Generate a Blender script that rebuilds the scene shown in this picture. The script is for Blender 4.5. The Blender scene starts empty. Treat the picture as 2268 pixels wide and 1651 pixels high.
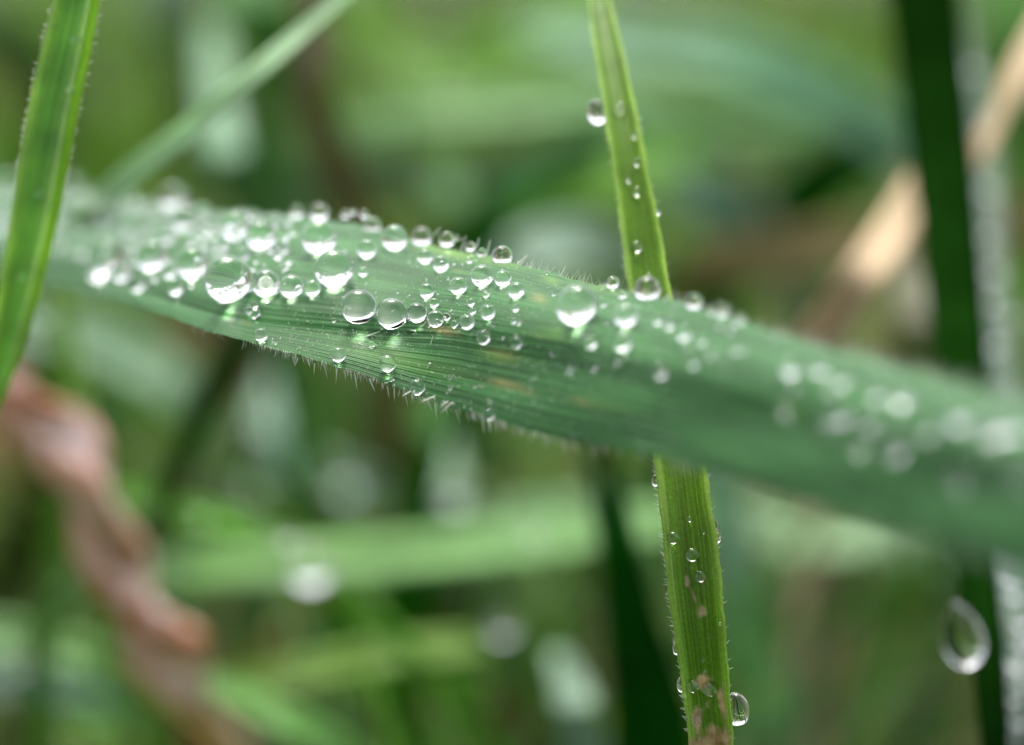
import bpy, math, random
import numpy as np
from mathutils import Vector, Matrix

random.seed(7)
rng = np.random.default_rng(7)
SC = bpy.context.scene
COL = SC.collection
# ------------------------------------------------------------------ units: 1 unit = 1 centimetre
SC.unit_settings.system = 'METRIC'
SC.unit_settings.scale_length = 0.01

# ------------------------------------------------------------------ camera (macro lens, 15.3 cm from its subject)
PITCH = math.radians(10)
FOC = 15.3
PX = 5.5 / 2268.0                      # one photo pixel (of 2268) at the focus distance, cm
CX, CY = 1134.0, 825.5
RIGHT = np.array([1.0, 0, 0])
FWD = np.array([0, math.cos(PITCH), -math.sin(PITCH)])
UP = np.array([0, math.sin(PITCH), math.cos(PITCH)])
SUBJECT = np.array([0, 0, 30.0])       # the focused point stands 30 cm above the ground
CAM = SUBJECT - FWD * FOC
cam_data = bpy.data.cameras.new('camera')
cam = bpy.data.objects.new('camera', cam_data)
COL.objects.link(cam)
cam.location = CAM
cam.rotation_euler = (math.pi / 2 - PITCH, 0, 0)
cam_data.sensor_width = 36 * 2.5
cam_data.lens = FOC / 5.5 * 36 * 2.5
cam_data.clip_start = 0.5
cam_data.clip_end = 20000
cam_data.dof.use_dof = True
cam_data.dof.focus_distance = FOC
APER = 0.45                             # entrance pupil, cm
cam_data.dof.aperture_fstop = cam_data.lens * 1e-3 / APER
SC.camera = cam

# ------------------------------------------------------------------ sky and sun (bright overcast, light from behind and above)
ELEV, AZ = math.radians(66), math.radians(-8)      # azimuth measured from +Y towards +X
world = bpy.data.worlds.new('World')
SC.world = world
world.use_nodes = True
nt = world.node_tree
nt.nodes.clear()
sky = nt.nodes.new('ShaderNodeTexSky')
sky.sky_type = 'NISHITA'
sky.sun_disc = False
sky.sun_elevation = ELEV
sky.sun_rotation = AZ
sky.air_density = 1.0
sky.dust_density = 6.0
sky.ozone_density = 1.0
hs = nt.nodes.new('ShaderNodeHueSaturation')
hs.inputs['Saturation'].default_value = 0.45
bg = nt.nodes.new('ShaderNodeBackground')
bg.inputs['Strength'].default_value = 0.15
out = nt.nodes.new('ShaderNodeOutputWorld')
nt.links.new(sky.outputs[0], hs.inputs['Color'])
nt.links.new(hs.outputs[0], bg.inputs['Color'])
nt.links.new(bg.outputs[0], out.inputs['Surface'])
sd = bpy.data.lights.new('sun', 'SUN')
sd.energy = 1.2
sd.angle = math.radians(24)
sd.color = (1.0, 0.98, 0.95)
sun = bpy.data.objects.new('sun', sd)
COL.objects.link(sun)
to_sun = Vector((math.sin(AZ) * math.cos(ELEV), math.cos(AZ) * math.cos(ELEV), math.sin(ELEV)))
sun.rotation_euler = to_sun.to_track_quat('Z', 'Y').to_euler()
sun.location = (0, 0, 100)

vs = SC.view_settings
vs.view_transform = 'Standard'
vs.look = 'None'
vs.gamma = 1
vs.use_curve_mapping = False
vs.exposure = 1.4
cy = SC.cycles
cy.max_bounces = 14
cy.transmission_bounces = 12
cy.transparent_max_bounces = 8
cy.diffuse_bounces = 4
cy.glossy_bounces = 5
cy.caustics_refractive = True
cy.caustics_reflective = False
cy.sample_clamp_indirect = 6
cy.sample_clamp_direct = 0
cy.blur_glossy = 0.0
cy.use_denoising = True
cy.use_adaptive_sampling = False

# ------------------------------------------------------------------ helpers
def D(b):
    """softness of focus (centimetres at an entrance pupil of 2 cm) -> real distance beyond the focus plane, cm"""
    c = 2.0 * np.asarray(b, float) / (FOC + np.asarray(b, float)) / APER
    c = np.where(c > .68, .68 + .13 * (1 - np.exp(-(c - .68) / .13)), c)
    return FOC * c / (1 - c)

def P(x, y, b, off=0.0):
    """photo pixel + depth -> point in the place"""
    d = float(D(b)) + off
    s = (FOC + d) / FOC * PX
    return CAM + FWD * (FOC + d) + RIGHT * (x - CX) * s - UP * (y - CY) * s

def lin(c):
    c = np.array(c, float) / 255
    return np.where(c <= .04045, c / 12.92, ((c + .055) / 1.055) ** 2.4)

def tag(o, label=None, cat=None, group=None, kind=None):
    if label: o['label'] = label
    if cat: o['category'] = cat
    if group: o['group'] = group
    if kind: o['kind'] = kind
    return o

def mesh_obj(name, verts, faces, mat=None, parent=None, smooth=True, uv=None, origin=None):
    verts = np.asarray(verts, float)
    if origin is None and parent is None:
        origin = verts.mean(0)
    if parent is not None:
        origin = np.array(parent.location)
    me = bpy.data.meshes.new(name)
    me.from_pydata((verts - origin).tolist(), [], [tuple(int(i) for i in f) for f in faces])
    if uv is not None:
        l = me.uv_layers.new(name='UVMap')
        vi = np.empty(len(me.loops), int)
        me.loops.foreach_get('vertex_index', vi)
        l.data.foreach_set('uv', np.asarray(uv)[vi].ravel())
    if mat: me.materials.append(mat)
    if smooth:
        me.polygons.foreach_set('use_smooth', [True] * len(me.polygons))
    me.update()
    o = bpy.data.objects.new(name, me)
    COL.objects.link(o)
    if parent is not None:
        o.parent = parent
    else:
        o.location = origin
    return o

def interp(x, xs, ys):
    return np.interp(x, xs, ys)

def smooth_interp(x, xs, ys):
    """monotone-ish cubic through control points"""
    xs = np.array(xs, float); ys = np.array(ys, float)
    x = np.clip(np.asarray(x, float), xs[0], xs[-1])
    m = np.gradient(ys, xs)
    i = np.clip(np.searchsorted(xs, x, side='right') - 1, 0, len(xs) - 2)
    h = xs[i + 1] - xs[i]
    t = (x - xs[i]) / h
    return ((2*t**3 - 3*t**2 + 1) * ys[i] + (t**3 - 2*t**2 + t) * h * m[i]
            + (-2*t**3 + 3*t**2) * ys[i+1] + (t**3 - t**2) * h * m[i+1])

# ------------------------------------------------------------------ materials
def new_mat(name):
    m = bpy.data.materials.new(name)
    m.use_nodes = True
    m.node_tree.nodes.clear()
    return m, m.node_tree

def N(nt, t, **kw):
    n = nt.nodes.new(t)
    for k, v in kw.items():
        if k in n.inputs: n.inputs[k].default_value = v
        else: setattr(n, k, v)
    return n

def ramp(nt, fac, stops):
    r = nt.nodes.new('ShaderNodeValToRGB')
    e = r.color_ramp.elements
    e[0].position, e[0].color = stops[0][0], (*stops[0][1], 1)
    e[1].position, e[1].color = stops[1][0], (*stops[1][1], 1)
    for p, c in stops[2:]:
        k = e.new(p); k.color = (*c, 1)
    nt.links.new(fac, r.inputs[0])
    return r.outputs[0]

def mixc(nt, fac, a, b, blend='MIX'):
    m = nt.nodes.new('ShaderNodeMix'); m.data_type = 'RGBA'; m.blend_type = blend
    for s, v in ((m.inputs[0], fac), (m.inputs[6], a), (m.inputs[7], b)):
        if hasattr(v, 'is_output'): nt.links.new(v, s)
        elif isinstance(v, (int, float)): s.default_value = v
        else: s.default_value = (*v, 1)
    return m.outputs[2]

def finish_leaf(nt, col, rough=0.45, trans=0.3, bump=None, bump_d=0.01, tcol=None, spec=0.5, coat=0.0):
    b = N(nt, 'ShaderNodeBsdfPrincipled', Roughness=rough)
    b.inputs['Specular IOR Level'].default_value = spec
    b.inputs['Coat Weight'].default_value = coat
    b.inputs['Coat Roughness'].default_value = 0.25
    tr = N(nt, 'ShaderNodeBsdfTranslucent')
    if hasattr(col, 'is_output'):
        nt.links.new(col, b.inputs['Base Color'])
        t2 = mixc(nt, 1.0, col, (1.9, 1.9, 0.9), 'MULTIPLY')
        nt.links.new(t2, tr.inputs['Color'])
    else:
        b.inputs['Base Color'].default_value = (*col, 1)
        tr.inputs['Color'].default_value = (*[min(1, c * k) for c, k in zip(col, (1.9, 1.9, .9))], 1)
    if bump is not None:
        bn = N(nt, 'ShaderNodeBump', Strength=0.6, Distance=bump_d)
        nt.links.new(bump, bn.inputs['Height'])
        nt.links.new(bn.outputs[0], b.inputs['Normal'])
    mx = N(nt, 'ShaderNodeMixShader'); mx.inputs[0].default_value = trans
    nt.links.new(b.outputs[0], mx.inputs[1]); nt.links.new(tr.outputs[0], mx.inputs[2])
    o = N(nt, 'ShaderNodeOutputMaterial')
    nt.links.new(mx.outputs[0], o.inputs['Surface'])

ALB = 0.55      # reflectance of a leaf that photographs at a given tone
def rich(c, f=1.3):
    g = float(c @ np.array([.25, .6, .15]))
    if c[0] > c[1] * .96: return c                 # dry leaves keep their dull tone
    return np.clip(g + (c - g) * f, .003, .9)
_cache = {}
def leaf_mat(rgb, rough=0.6, trans=0.3, vary=0.35, coat=0.0, spec=0.15, k=1.0):
    key = (tuple(rgb), rough, trans, vary, coat, spec, k)
    if key in _cache: return _cache[key]
    m, t = new_mat('leaf_%d_%d_%d' % tuple(rgb))
    c = rich(lin(rgb)) * ALB * k
    uv = N(t, 'ShaderNodeUVMap')
    mp = N(t, 'ShaderNodeMapping'); mp.inputs['Scale'].default_value = (14, 1.2, 1)
    t.links.new(uv.outputs[0], mp.inputs[0])
    no = N(t, 'ShaderNodeTexNoise', Scale=1.0, Detail=3.0)
    t.links.new(mp.outputs[0], no.inputs['Vector'])
    tc = N(t, 'ShaderNodeTexCoord')
    n2 = N(t, 'ShaderNodeTexNoise', Scale=1.6, Detail=3.0)
    t.links.new(tc.outputs['Object'], n2.inputs['Vector'])
    a = ramp(t, no.outputs[0], [(.3, tuple(c * (1 - vary))), (.7, tuple(np.minimum(c * (1 + vary), .95)))])
    mott = ramp(t, n2.outputs[0], [(.3, (.72, .74, .68)), (.7, (1.25, 1.22, 1.3))])
    col = mixc(t, 1.0, a, mott, 'MULTIPLY')
    finish_leaf(t, col, rough, trans, no.outputs[0], .02, spec=spec, coat=coat)
    _cache[key] = m
    return m

# water
water, t = new_mat('water')
b = N(t, 'ShaderNodeBsdfPrincipled', Roughness=0.0)
b.inputs['IOR'].default_value = 1.333
b.inputs['Transmission Weight'].default_value = 1.0
b.inputs['Base Color'].default_value = (1, 1, 1, 1)
o = N(t, 'ShaderNodeOutputMaterial'); t.links.new(b.outputs[0], o.inputs['Surface'])

# pale plant hair
hair_mat, t = new_mat('plant_hair')
finish_leaf(t, (0.72, 0.76, 0.68), rough=.3, trans=.2)

# soil
soil, t = new_mat('soil')
tc = N(t, 'ShaderNodeTexCoord')
n1 = N(t, 'ShaderNodeTexNoise', Scale=.35, Detail=6.0); t.links.new(tc.outputs['Object'], n1.inputs['Vector'])
n2 = N(t, 'ShaderNodeTexNoise', Scale=3.0, Detail=8.0); t.links.new(tc.outputs['Object'], n2.inputs['Vector'])
c1 = ramp(t, n1.outputs[0], [(.35, (.010, .016, .004)), (.65, (.035, .045, .012))])
c2 = ramp(t, n2.outputs[0], [(.3, (.5, .5, .5)), (.7, (1.4, 1.3, 1.2))])
b = N(t, 'ShaderNodeBsdfPrincipled', Roughness=.9)
t.links.new(mixc(t, 1.0, c1, c2, 'MULTIPLY'), b.inputs['Base Color'])
bn = N(t, 'ShaderNodeBump', Strength=1.0, Distance=.3); t.links.new(n2.outputs[0], bn.inputs['Height'])
t.links.new(bn.outputs[0], b.inputs['Normal'])
o = N(t, 'ShaderNodeOutputMaterial'); t.links.new(b.outputs[0], o.inputs['Surface'])
def grid_faces(nu, nv, off=0, flip=False):
    i, j = np.meshgrid(np.arange(nu - 1), np.arange(nv - 1), indexing='ij')
    a = (i * nv + j).ravel() + off
    f = np.stack([a, a + 1, a + nv + 1, a + nv], 1)
    return f[:, ::-1] if flip else f

def shell(front, back, nu, nv):
    """close two grids (nu*nv) into one solid sheet"""
    n = nu * nv
    F = [grid_faces(nu, nv, 0, False), grid_faces(nu, nv, n, True)]
    def rim(idx):
        idx = np.array(idx)
        return np.stack([idx[1:], idx[:-1], idx[:-1] + n, idx[1:] + n], 1)
    F += [rim([i * nv for i in range(nu)])[:, ::-1], rim([i * nv + nv - 1 for i in range(nu)]),
          rim(list(range(nv))), rim([(nu - 1) * nv + j for j in range(nv)])[:, ::-1]]
    return np.vstack([front, back]), np.vstack(F)
# ================================================================== ground
gn = 61
gx = np.sinh(np.linspace(-7.2, 7.2, gn)) * 6
X, Y = np.meshgrid(gx, gx, indexing='ij')
Z = np.where(np.hypot(X, Y) < 150, .35 * np.sin(X * .7) * np.cos(Y * .55 + 1) - .3, -.3)
ground = mesh_obj('ground', np.stack([X.ravel(), Y.ravel() + 10, Z.ravel()], 1), grid_faces(gn, gn, 0, True), soil)
tag(ground, 'dark damp soil in shade under the grass', kind='structure')

# low turf: nobody could count it
TURF = [((92, 138, 62), .9), ((70, 112, 48), .7), ((120, 160, 110), .9), ((96, 112, 60), .8), ((136, 130, 88), .7)]
def turf(n, name, label, region):
    V, F, U, C = [], [], [], []
    for k in range(n):
        bx, by, h = region()
        a = random.uniform(0, 2 * math.pi); lean = random.uniform(.15, 1.0) * h
        w = random.uniform(.12, .30) * (1 + max(0, by) / 60)
        ca, sa = math.cos(a), math.sin(a)
        side = np.array([-sa, ca, 0]) * w
        col, kk = random.choice(TURF)
        c = rich(lin(col)) * ALB * kk * random.uniform(.6, 1.3)
        base = len(V)
        for i in range(6):
            s = i / 5
            c0 = np.array([bx + ca * lean * s * s, by + sa * lean * s * s, -.3 + h * (s - .28 * s * s * s)])
            ww = side * (1 - s ** 2.5) * .5 + side * .02
            V += [c0 - ww, c0 + np.array([0, 0, -.12 * w]), c0 + ww]
            U += [(0, s), (.5, s), (1, s)]
            C += [(*c, 1)] * 3
        for i in range(5):
            q = base + i * 3
            F += [(q, q + 1, q + 4, q + 3), (q + 1, q + 2, q + 5, q + 4)]
    m, t = new_mat('turf_blade')
    at = N(t, 'ShaderNodeAttribute', attribute_name='tone')
    finish_leaf(t, at.outputs['Color'], .6, .35, spec=.12)
    o = mesh_obj(name, V, F, m, uv=U, origin=np.array([0, 10, 0.]))
    ca_ = o.data.color_attributes.new('tone', 'FLOAT_COLOR', 'POINT')
    ca_.data.foreach_set('color', np.array(C, float).ravel())
    tag(o, label, 'grass', kind='stuff')
def reg_far():
    y = 62 + 330 * random.random() ** 1.6; x = random.uniform(-.3, .3) * (y + 16) + random.uniform(-3, 3)
    return x, y, random.uniform(7, 14) * (1 + y / 250)
turf(6500, 'grass', 'blurred green turf far behind the broad leaf', reg_far)
def reg_mid():
    y = random.uniform(30, 66); x = random.uniform(-.22, .22) * (y + 16)
    return x, y, (32.7 - (y + 15.3) * math.tan(math.radians(random.uniform(4.5, 17))) ) * 1.25
turf(230, 'grass', 'blurred upright grass blades at middle distance behind the broad leaf', reg_mid)
def reg_near():
    y = random.uniform(15, 32); x = random.uniform(-.2, .2) * (y + 16)
    return x, y, (32.7 - (y + 15.3) * math.tan(math.radians(random.uniform(3, 17)))) * 1.3
turf(80, 'grass', 'thin blurred grass blades criss crossing close behind the broad leaf', reg_near)
def reg_round():
    while True:
        r = 14 + 150 * random.random() ** 1.6; a = random.uniform(0, 2 * math.pi)
        x, y = r * math.cos(a), 4 + r * math.sin(a)
        if abs(x) > 6 + .34 * max(0, y + 16) and (abs(x) > 12 or y > 4) or y < -24:
            return x, y, random.uniform(5, 17)
turf(3200, 'grass', 'green meadow grass all round the leaves', reg_round)
# ================================================================== background blades
def catmull(pts, n):
    pts = np.array(pts, float)
    if len(pts) == 2:
        return pts[0] + (pts[1] - pts[0]) * np.linspace(0, 1, n)[:, None]
    s = np.r_[0, np.cumsum(np.linalg.norm(np.diff(pts, axis=0), axis=1))]
    u = np.linspace(0, s[-1], n)
    return np.stack([smooth_interp(u, s, pts[:, k]) for k in range(pts.shape[1])], 1)

def ribbon(name, pts, widths, mat, label, cat='grass blade', group='blurred grass blades in the background',
           tilt=0.0, n=26, fold=.12, root=None, thick=.018, parent=None, twist=0.0):
    """pts: (pixel x, pixel y, cm beyond focus); widths in photo pixels; tilt turns the face up (degrees)"""
    c = catmull(pts, n)
    w3 = np.array([P(*q) for q in c])
    ws = np.interp(np.linspace(0, 1, n), np.linspace(0, 1, len(widths)), widths) * PX * (FOC + D(c[:, 2])) / FOC
    if root:                                   # the blade runs on, away from the camera and down to the soil
        end = w3[-1] if root > 0 else w3[0]
        tang = (w3[-1] - w3[-2]) if root > 0 else (w3[0] - w3[1])
        tang = tang / np.linalg.norm(tang)
        ext, p, dv = [], end.copy(), tang
        goal = FWD * .8 + np.array([0, 0, -.6])
        goal /= np.linalg.norm(goal)
        for k in range(26):
            dv = dv * .55 + goal * .45; dv /= np.linalg.norm(dv)
            p = p + dv * max(1.0, (end[2] + 1) / 9)
            ext.append(p.copy())
            if p[2] < -.5: break
        if root > 0: w3 = np.vstack([w3, ext]); ws = np.r_[ws, [ws[-1]] * len(ext)]
        else: w3 = np.vstack([ext[::-1], w3]); ws = np.r_[[ws[0]] * len(ext), ws]
    m = len(w3)
    T = np.gradient(w3, axis=0); T /= np.linalg.norm(T, axis=1)[:, None]
    tl = np.radians(np.linspace(tilt, tilt + twist, m))
    V, U = [], []
    cols = np.array([-.5, -.3, -.1, 0, .1, .3, .5])
    for side in (0, 1):
        for i in range(m):
            view = w3[i] - CAM; view /= np.linalg.norm(view)
            s = np.cross(T[i], -view); ln = np.linalg.norm(s)
            s = RIGHT.copy() if ln < .15 else s / ln
            nrm = np.cross(s, T[i]); nrm /= np.linalg.norm(nrm)
            if np.dot(nrm, view) > 0: nrm = -nrm
            # rotate the cross direction about the tangent so that the face turns towards the sky
            sgn = 1 if np.dot(np.cross(T[i], nrm), [0, 0, 1]) * 1 >= 0 else -1
            R = Matrix.Rotation(tl[i] * sgn, 3, Vector(T[i]))
            s2 = np.array(R @ Vector(s)); n2 = np.array(R @ Vector(nrm))
            for cc in cols:
                V.append(w3[i] + s2 * ws[i] * cc + n2 * ws[i] * fold * (abs(cc) * 2 - .5) - n2 * thick * side)
                U.append((cc + .5, i / (m - 1) * 4))
    nv = len(cols)
    V = np.array(V)
    v, f = shell(V[:m * nv], V[m * nv:], m, nv)
    o = mesh_obj(name, v, f, mat, uv=U, parent=parent, origin=v[m // 2 * nv] if parent is None else None)
    if label: tag(o, label, cat, group)
    return o

PALE = dict(rough=.5, coat=.08, trans=.25)      # leaf with a dew film and wax bloom
L = leaf_mat
BG = [
 # points, widths, colour, opts, tilt, root, label
 ([(350,-150,4),(385,60,4),(400,250,4.2),(430,420,4.6)], [90,130,120,80], (165,185,160), PALE, 25, 1, 'pale grey green upright blade, topmost left, right of the near left blade'),
 ([(170,460,4.5),(260,330,4.4),(360,230,4.4),(520,120,4.6)], [60,110,110,70], (125,165,65), {}, 35, -1, 'yellow green blurred blade rising behind the thin diagonal one'),
 ([(-60,60,5),(60,130,5),(110,300,5.2),(60,420,5.4)], [120,120,110,80], (100,126,76), {}, 10, 1, 'olive blurred blade behind the top of the near left blade'),
 ([(500,-120,4.6),(560,20,4.4),(600,160,4.6),(560,330,5)], [120,140,110,80], (95,145,85), {}, 30, 1, 'mid green blurred blade at the top edge left of the straw coloured stem'),
 ([(720,-100,3.0),(700,60,3.0),(690,190,3.0),(730,330,3.1),(790,480,3.2),(830,620,3.3)], [70,76,84,88,88,80], (165,150,115), dict(trans=.15), 10, 1, 'straw coloured blurred stem running down from the top edge behind the upper drops'),
 ([(560,470,3.2),(500,330,3.1),(480,200,3.4),(470,60,3.8)], [90,100,80,60], (125,165,125), PALE, 20, -1, 'soft pale green blade rising above the upper edge drops, left of the dark gap'),
 ([(780,20,6),(860,120,5.8),(980,160,5.6),(1180,100,5.6),(1330,-60,6)], [110,150,190,170,120], (110,155,62), {}, 45, -1, 'broad yellow green blurred patch of blade near the top centre'),
 ([(700,300,4.4),(900,255,4.2),(1120,240,4.2),(1320,215,4.3),(1500,220,4.6)], [60,90,100,110,80], (135,175,120), PALE, 45, -1, 'long pale green blade lying level across the upper centre'),
 ([(1150,60,5),(1330,95,4.8),(1500,110,4.8),(1700,160,4.8),(1900,260,5),(2080,400,5.4)], [70,130,170,180,150,110], (132,176,138), PALE, 45, 1, 'broad pale bluish leaf lying level right of the upright blade top'),
 ([(1280,330,5.6),(1500,290,5.4),(1720,270,5.4),(1980,230,5.6)], [80,110,120,90], (110,155,98), {}, 35, -1, 'mid green blurred blade below the broad pale bluish leaf'),
 ([(820,380,6.5),(980,400,6.4),(1200,370,6.4),(1320,300,6.6)], [110,140,130,80], (98,125,90), {}, 25, -1, 'dull grey green blurred blade above the middle of the broad leaf'),
 ([(1040,640,2.9),(1075,530,2.9),(1110,450,2.9),(1190,380,3.0),(1340,335,3.3)], [44,64,76,80,50], (58,120,14), dict(trans=.5), 0, -1, 'vivid deep green blade curving up and right behind the upper edge hairs'),
 ([(1010,520,4),(1000,440,4),(980,370,4.2)], [80,90,60], (82,128,66), {}, 20, -1, 'small blurred green blade left of the vivid deep green one'),
 ([(1150,560,4),(1240,450,3.9),(1370,390,3.9),(1520,340,4.2)], [110,120,110,80], (112,160,72), {}, 35, -1, 'light green blurred blade between the vivid green one and the upright blade'),
 ([(1090,640,3.2),(1190,560,3.2),(1290,540,3.3),(1400,580,3.5)], [110,130,130,90], (168,195,172), PALE, 30, 1, 'whitish green dewy leaf behind the upper edge left of the upright blade'),
 ([(1460,380,5),(1580,440,4.8),(1700,540,4.8),(1780,640,5)], [90,130,120,80], (100,135,108), PALE, 10, 1, 'grey green blurred leaf just right of the upright blade'),
 ([(1700,500,6),(1820,400,5.8),(1960,330,6),(2080,300,6.2)], [120,150,130,90], (52,105,22), dict(trans=.4), -10, -1, 'deep green blurred blade left of the thick dark stem'),
 ([(1440,660,3.6),(1560,590,3.5),(1760,560,3.5),(1960,520,3.6),(2160,500,3.7),(2360,480,3.8)], [60,100,110,110,105,100], (160,145,90), dict(trans=.15), 5, -1, 'brownish blurred blade lying level behind the dry straw blade'),
 ([(2210,-80,5.2),(2230,80,5),(2260,250,5),(2330,420,5)], [110,120,110,90], (95,145,75), {}, 20, 1, 'mid green blurred blade in the top right corner'),
 ([(1960,900,4),(2010,770,3.6),(2040,660,3.6),(2060,560,4)], [90,90,80,60], (150,145,120), dict(trans=.1), 5, -1, 'greyish tan blurred blade between dry straw blade and dark stem'),
 ([(-40,720,3.6),(120,730,3.6),(300,800,3.6),(420,900,3.6),(480,1010,3.8)], [90,130,130,120,80], (150,182,150), PALE, 40, 1, 'pale green dewy leaf under the left end of the broad leaf'),
 ([(100,1080,4.2),(200,960,4.2),(300,860,4.4)], [120,120,80], (52,98,26), {}, -10, -1, 'dark green blurred blade behind the head of the pink brown leaf'),
 ([(380,700,4.4),(470,740,4.4),(540,830,4.6)], [90,90,70], (165,135,95), dict(trans=.1), 15, 1, 'light brown blurred leaf below the left part of the lower edge'),
 ([(560,700,1.9),(505,800,1.9),(440,920,2.0),(385,1060,2.2),(340,1180,2.5)], [62,60,58,56,50], (62,102,48), {}, -15, 1, 'olive green blurred stem slanting down left from the lower edge'),
 ([(470,1140,3.8),(540,1030,3.7),(600,930,3.7),(640,800,4)], [80,120,120,80], (150,182,158), PALE, 30, -1, 'pale mottled leaf right of the slanting olive stem'),
 ([(620,820,5.4),(760,880,5.2),(860,1000,5.2),(900,1120,5.4)], [100,120,120,80], (85,118,60), {}, 10, 1, 'olive green blurred blade right under the lower edge hairs'),
 ([(600,1010,4.2),(720,1060,4.1),(860,1110,4.1)], [100,120,110], (128,165,128), PALE, 25, 1, 'pale dewy leaf with a faint round drop disc, centre left below'),
 ([(250,1090,2.6),(400,1130,2.4),(540,1170,2.3),(680,1240,2.3)], [40,62,60,40], (118,172,84), dict(trans=.4), 30, 1, 'narrow light green blade joining the level green blade from upper left'),
 ([(180,1290,2.4),(400,1265,2.2),(680,1250,2.1),(960,1225,2.2),(1200,1195,2.4),(1420,1160,2.7),(1600,1130,3.1)], [110,140,150,150,150,130,90], (132,172,112), dict(rough=.5,trans=.25), 45, -1, 'long light green blade lying level with two blurred drops on it'),
 ([(900,1330,3.2),(960,1200,3.1),(990,1080,3.1),(985,960,3.3)], [80,110,100,50], (156,186,152), PALE, 30, -1, 'whitish upright dewy leaf right of the deep green upright one'),
 ([(1010,1190,3.6),(1120,1165,3.5),(1260,1150,3.5),(1400,1120,3.7)], [90,130,140,90], (165,202,158), PALE, 45, 1, 'whitish green dewy leaf below the centre of the broad leaf'),
 ([(880,1480,2.8),(885,1300,2.7),(915,1120,2.7),(950,960,2.7),(975,860,2.8)], [60,66,70,68,50], (66,118,30), dict(trans=.45), 0, -1, 'deep green upright blade below the two drops on the lower edge'),
 ([(420,1400,5),(640,1380,5),(860,1370,5.2)], [90,110,90], (44,80,18), {}, -10, 1, 'dark green blurred blade under the level light green one'),
 ([(380,1580,2.5),(540,1525,2.4),(720,1480,2.4),(900,1445,2.4),(1060,1425,2.6)], [70,88,92,100,70], (128,160,92), dict(trans=.25), 40, -1, 'yellow green blade sloping up right near the bottom centre'),
 ([(420,1500,2.2),(560,1560,2.2),(680,1620,2.2),(830,1740,2.3)], [60,80,90,90], (150,200,126), PALE, 40, 1, 'pale green blade running off the bottom edge right of pink brown leaf'),
 ([(-80,1400,2.8),(90,1430,2.8),(240,1480,2.8),(380,1560,3),(460,1660,3.2)], [100,110,100,100,80], (122,168,100), PALE, 35, 1, 'light green blurred blade across the bottom left corner'),
 ([(-60,1500,3.4),(100,1510,3.4),(260,1540,3.4),(400,1620,3.6)], [90,100,90,80], (110,140,122), PALE, 25, 1, 'teal green blurred leaf under the bottom left corner blade'),
 ([(60,1720,3.8),(200,1620,3.8),(340,1590,3.9)], [100,110,80], (108,158,80), {}, 35, -1, 'mid green blurred blade at the bottom edge left of pink brown leaf'),
 ([(1290,1760,2.3),(1290,1640,2.3),(1270,1540,2.3),(1230,1440,2.6)], [110,110,90,36], (168,196,170), PALE, 20, -1, 'whitish dewy leaf tip at the bottom left of the wide dark blade'),
 ([(1355,940,1.5),(1362,1080,1.5),(1378,1230,1.5),(1405,1380,1.6),(1440,1530,1.7),(1470,1720,1.8)], [14,44,88,130,170,200], (44,104,30), dict(trans=.25,rough=.6), -20, 1, 'wide dark green blade pointing up, left of the upright blade bottom'),
 ([(1300,960,1.7),(1315,1080,1.7),(1335,1180,1.8)], [20,34,30], (80,120,72), {}, 0, 1, 'thin green blade beside the tip of the wide dark blade'),
 ([(1580,960,3),(1600,1120,3),(1630,1300,3),(1670,1470,3.1),(1720,1700,3.2)], [90,120,120,140,150], (162,200,165), PALE, 30, 1, 'pale green upright leaf just right of the upright blade bottom'),
 ([(1580,1120,3.4),(1720,1180,3.4),(1850,1190,3.6),(2000,1150,3.8)], [110,150,130,100], (180,210,168), PALE, 50, 1, 'brightest whitish leaf patch, right of the upright blade under the broad leaf'),
 ([(1700,1100,4.2),(1900,1160,4.2),(2120,1240,4.2),(2240,1300,4.3)], [100,120,120,90], (148,184,140), PALE, 35, 1, 'pale green blurred leaf following the lower edge on the right'),
 ([(1640,1400,4.2),(1820,1360,4.2),(2000,1320,4.2),(2130,1300,4.3)], [80,90,90,70], (66,112,18), dict(trans=.35), 5, -1, 'deep green blurred blade lying level left of the hanging teardrop'),
 ([(1680,1600,5),(1800,1510,5),(1950,1430,5),(2080,1380,5)], [130,130,120,90], (108,148,108), PALE, 15, -1, 'grey green blurred leaf below the level deep green one at right'),
 ([(1860,1700,5),(1960,1600,5),(2100,1520,5)], [120,120,90], (52,98,18), {}, -5, -1, 'dark green blurred blade at the bottom edge left of the dark stem'),
 ([(2180,1050,3.2),(2210,900,3),(2215,760,3)], [80,90,80], (130,160,140), PALE, 20, -1, 'greyish dewy leaf behind the stem at the right edge above the broad leaf'),
 ([(1120,1760,4.6),(1100,1620,4.6),(1040,1520,4.8)], [130,130,80], (92,70,30), dict(trans=.1), 0, -1, 'brown blurred dead leaf at the bottom edge, centre'),
 ([(560,960,6),(700,1000,6),(820,1060,6)], [80,90,90], (58,70,22), dict(trans=.1), 0, 1, 'dull dark olive blurred leaf deep in the grass below the lower edge'),
]
for pts, w, rgb, opt, tilt, root, lab in BG:
    pts = [(q[0], q[1], 1.1 + (q[2] - 1.1) * .72) for q in pts]
    ribbon('grass_leaf', pts, w, L(rgb, **opt), lab, tilt=tilt, root=root)

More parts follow.
